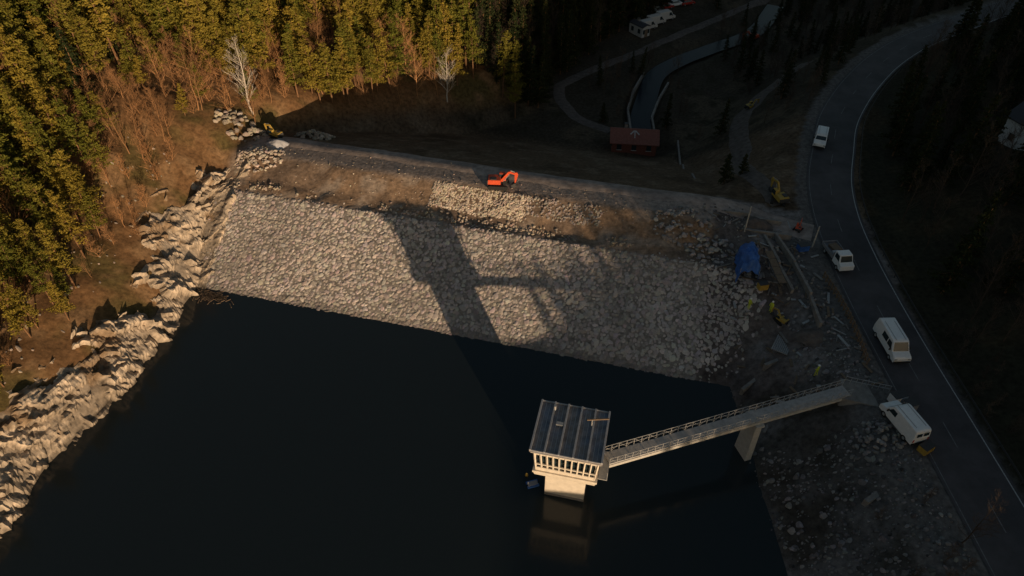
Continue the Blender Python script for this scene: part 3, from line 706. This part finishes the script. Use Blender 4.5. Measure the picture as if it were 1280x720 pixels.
def heap(name,x,y,r,h,mt):
    n=14;V=[];F=[];z=Hs(x,y)
    for i in range(n+1):
        for j in range(24):
            a=j/24*6.2832;q=i/n;rr=r*q*(1+.15*math.sin(3*a+x)+.06*math.sin(7*a));V.append((x+rr*math.cos(a)*1.25,y+rr*math.sin(a),z-.25+h*(1-q**1.7)+.1*math.sin(5*a+q*9)*q))
    for i in range(n):
        for j in range(24):F.append((i*24+j,(i+1)*24+j,(i+1)*24+(j+1)%24,i*24+(j+1)%24))
    finish(bpy.data.objects.new(name,mkmesh(name,V,F,[mt],smooth=True)))
heap('grey_covered_heap',-37.6,97.6,1.6,1.3,M['gtarp'])
heap('gravel_heap',34,78.5,2.0,1.2,M['dirt2']);heap('gravel_heap',36.5,58,1.8,1.0,M['dirt2'])
b=MB()
def wall(pts,h,w=.35,m=0,dz=0):
    for p,q in zip(pts[:-1],pts[1:]):
        z0=min(Hs(*p),Hs(*q));b.beam((p[0],p[1],z0+h/2-.4+dz),(q[0],q[1],z0+h/2-.4+dz),w,h+.8,m)
wall([(36.4,76),(37.2,70),(37.5,64),(37.2,59)],.9);wall([(34.9,76),(35.3,70),(35.6,65)],.7)
b.obj('spillway_wall',[M['conc_d']])
b=MB();wall([(30.5,80.5),(33.5,80),(38,78.8)],.8);wall([(31,77.4),(38.5,75.6)],.8);b.obj('culvert_parapet',[M['conc_d']])
b=MB();wall([(38.8,38.5),(34.5,36.2)],.9,.5);b.obj('stone_groyne_wall',[M['conc_d']])
b=MB();wall([(27.6,53.5),(30.5,55.8),(33.5,57.2)],1.1,.4);b.obj('retaining_wall',[M['conc_d']])
b=MB();wall([(24.5,128),(25.0,137),(27.5,146),(31,155)],1.2,.4);wall([(29.2,124),(29.8,134),(32.5,142),(36,150)],1.2,.4);wall([(33,122),(31.5,110),(30.5,100),(31.5,90)],.7,.3);b.obj('stilling_basin_wall',[M['conc_d']])
b=MB();N=20
for i in range(N+1):
    y_=52.5+i*.75;x_=40.2+.6*math.sin(i*.15);z_=Hs(x_,y_);b.box((x_,y_,z_+.5),(.14,.14,1.3),0)
    if i<N:
        y2=52.5+(i+1)*.75;x2=40.2+.6*math.sin((i+1)*.15);z2=Hs(x2,y2)
        for hz in(.45,.95):b.beam((x_,y_,z_+hz),(x2,y2,z2+hz),.06,.2,0)
b.obj('timber_barrier',[M['wood']])
d=np.gradient(RC,axis=0);d/=np.linalg.norm(d,axis=1)[:,None];G=RC+np.stack([d[:,1],-d[:,0]],1)*4.1
G=G[(G[:,1]>25)&(G[:,1]<165)];b=MB()
for i in range(0,len(G)-2,2):
    p,q=G[i],G[i+2];b.box((p[0],p[1],7.25),(.1,.1,.75),0);b.beam((p[0],p[1],7.55),(q[0],q[1],7.55),.05,.25,0)
b.obj('guard_rail',[M['dark']])
def pole(name,x,y,h,arm=True):
    z=Hs(x,y);b=MB();b.cyl((0,0,-.3),(0,0,h),.11,.07,8,0)
    if arm:b.beam((-.8,0,h-.4),(.8,0,h-.4),.1,.1,0);[b.cyl((q,0,h-.35),(q,0,h-.15),.05,.03,6,1) for q in(-.7,0,.7)]
    b.obj(name,[M['conc'],M['conc']],(x,y,z),.4)
pole('utility_pole',32.2,76.5,4.2,False);pole('utility_pole',41.0,74,3.5,False)
def container(name,x,y,rz,L,W,h,mt):
    b=MB();b.box((0,0,h/2+.1),(L,W,h),0)
    for i in range(int(L/.3)):
        for sg in(-1,1):b.box((-L/2+.15+i*.3,sg*(W/2+.02),h/2+.1),(.12,.05,h-.15),0)
    b.box((L/2+.03,0,h/2+.1),(.05,W*.8,h*.85),1);b.box((0,0,h+.13),(L+.05,W+.05,.06),1);b.obj(name,[mt,M['dark']],(x,y,Hs(x,y)),rz)
container('site_generator',41.4,47.3,.3,1.6,1.0,1.1,M['vwhite']);container('tool_container',42.2,46.2,.3,1.2,1.0,1.1,M['vgrey'])
container('equipment_box',41.7,41.0,.5,1.4,.9,.8,M['xyel']);container('equipment_box',32.1,66,.2,1.2,.8,.9,M['xyel']);container('equipment_box',39.4,73.3,.2,1.4,.9,.9,M['tarp'])
b=MB()
for i in range(9):b.cyl((-1.5,i*.22-.9,.15),(1.5,i*.22-.9,.15),.1,.1,8,0)
for i in range(6):b.box((2.6,i*.18-.5,.12),(1.6,.14,.1),1,.1*i)
b.obj('pipe_stack',[M['steel'],M['wood']],(33.2,58.5,Hs(33.2,58.5)),1.0)
b=MB()
for i in range(110):
    x,y=random.uniform(28,41),random.uniform(48,80);z=Hs(x,y);b.box((x,y,z+.1),(random.uniform(.4,2.2),random.uniform(.08,.35),.08),random.choice([0,0,1,2]),random.uniform(0,3.1))
b.obj('site_timber_debris',[M['wood'],M['conc_d'],M['steel']])
b=MB();b.box((0,0,.12),(1.3,.25,.24),0);b.box((0,.55,.12),(1.3,.25,.24),0);b.box((0,.28,.27),(1.1,.5,.06),1);b.cyl((-.5,.28,.3),(-.5,.28,.75),.04,.04,6,1);b.obj('mooring_float',[M['tarp'],M['vgrey']],(2.3,41.2,0),.3)
b=MB();b.cyl((0,0,-.1),(0,0,.3),.2,.14,10,0);b.cyl((0,0,.3),(0,0,.5),.04,.04,6,0);b.obj('buoy',[M['xyel']],(1.6,42.6,0))
b=MB()
for i in range(120):
    x,y=-43.6+random.gauss(0,1.2)+random.random()*3,71.8+random.gauss(0,.5);b.box((x,y-(x+43.6)*.25,.03),(random.uniform(.2,1.1),random.uniform(.04,.12),.06),0,random.uniform(0,3.1))
b.obj('floating_driftwood',[M['wood']])
def worker(x,y,rz):
    z=Hs(x,y);E=empty('construction_worker',(x,y,z),rz)
    J=[(0,0,.95,.13),(0,.0,1.2,.14),(0,0,1.42,.13),(0,.0,1.52,.055),(0,.01,1.68,.10),
       (-.19,0,1.42,.065),(-.26,.05,1.15,.05),(-.22,.22,.98,.035),(.19,0,1.42,.065),(.27,.02,1.15,.05),(.28,.12,.9,.035),
       (-.1,0,.9,.095),(-.12,.08,.5,.065),(-.13,0,.08,.05),(-.13,.16,.05,.04),(.1,0,.9,.095),(.12,-.03,.5,.065),(.14,-.12,.08,.05),(.14,.04,.05,.04)]
    Ed=[(0,1),(1,2),(2,3),(3,4),(2,5),(5,6),(6,7),(2,8),(8,9),(9,10),(0,11),(11,12),(12,13),(13,14),(0,15),(15,16),(16,17),(17,18)]
    me=bpy.data.meshes.new('body');me.from_pydata([j[:3] for j in J],Ed,[]);o=bpy.data.objects.new('body',me);finish(o,E);me.materials.append(M['hivis'])
    sk=o.modifiers.new('skin','SKIN')
    for i,j in enumerate(J):me.skin_vertices[0].data[i].radius=(j[3],j[3])
    me.skin_vertices[0].data[0].use_root=True;ss_=o.modifiers.new('sub','SUBSURF');ss_.levels=1;ss_.render_levels=1
    b=MB();b.cyl((0,.01,1.72),(0,.01,1.84),.14,.09,12,0);b.box((0,.1,1.735),(.2,.14,.03),0);b.obj('hard_hat',[M['vwhite']],parent=E,bevel=.01)
worker(35.0,52.6,.6);worker(32.6,63.0,2.2);worker(30.2,64,-1)

# ---------------------------------------------------------------- light, sky, camera
w=bpy.data.worlds.new('World');sc.world=w;w.use_nodes=True;N=w.node_tree.nodes;L=w.node_tree.links
sky=N.new('ShaderNodeTexSky');sky.sky_type='NISHITA';sky.sun_disc=False;sky.sun_elevation=math.asin(SUN[2]);sky.sun_rotation=math.atan2(SUN[0],SUN[1])
L.new(sky.outputs[0],N['Background'].inputs[0]);N['Background'].inputs[1].default_value=.105
ld=bpy.data.lights.new('sun','SUN');ld.energy=5.0;ld.angle=math.radians(.5);ld.color=(1,.73,.47)
lo=bpy.data.objects.new('sun',ld);lo.rotation_euler=Vector((-SUN[0],-SUN[1],-SUN[2])).to_track_quat('-Z','Y').to_euler();lo.location=(60,-60,60);sc.collection.objects.link(lo)
cd=bpy.data.cameras.new('camera');cd.lens=865/1280*36;cd.sensor_width=36;cd.clip_end=8000;cd.clip_start=.5
co=bpy.data.objects.new('camera',cd);co.location=(0,0,CAMZ);co.rotation_euler=(math.radians(48),0,0);sc.collection.objects.link(co);sc.camera=co
sc.view_settings.view_transform='Standard';sc.view_settings.look='None';sc.view_settings.exposure=0
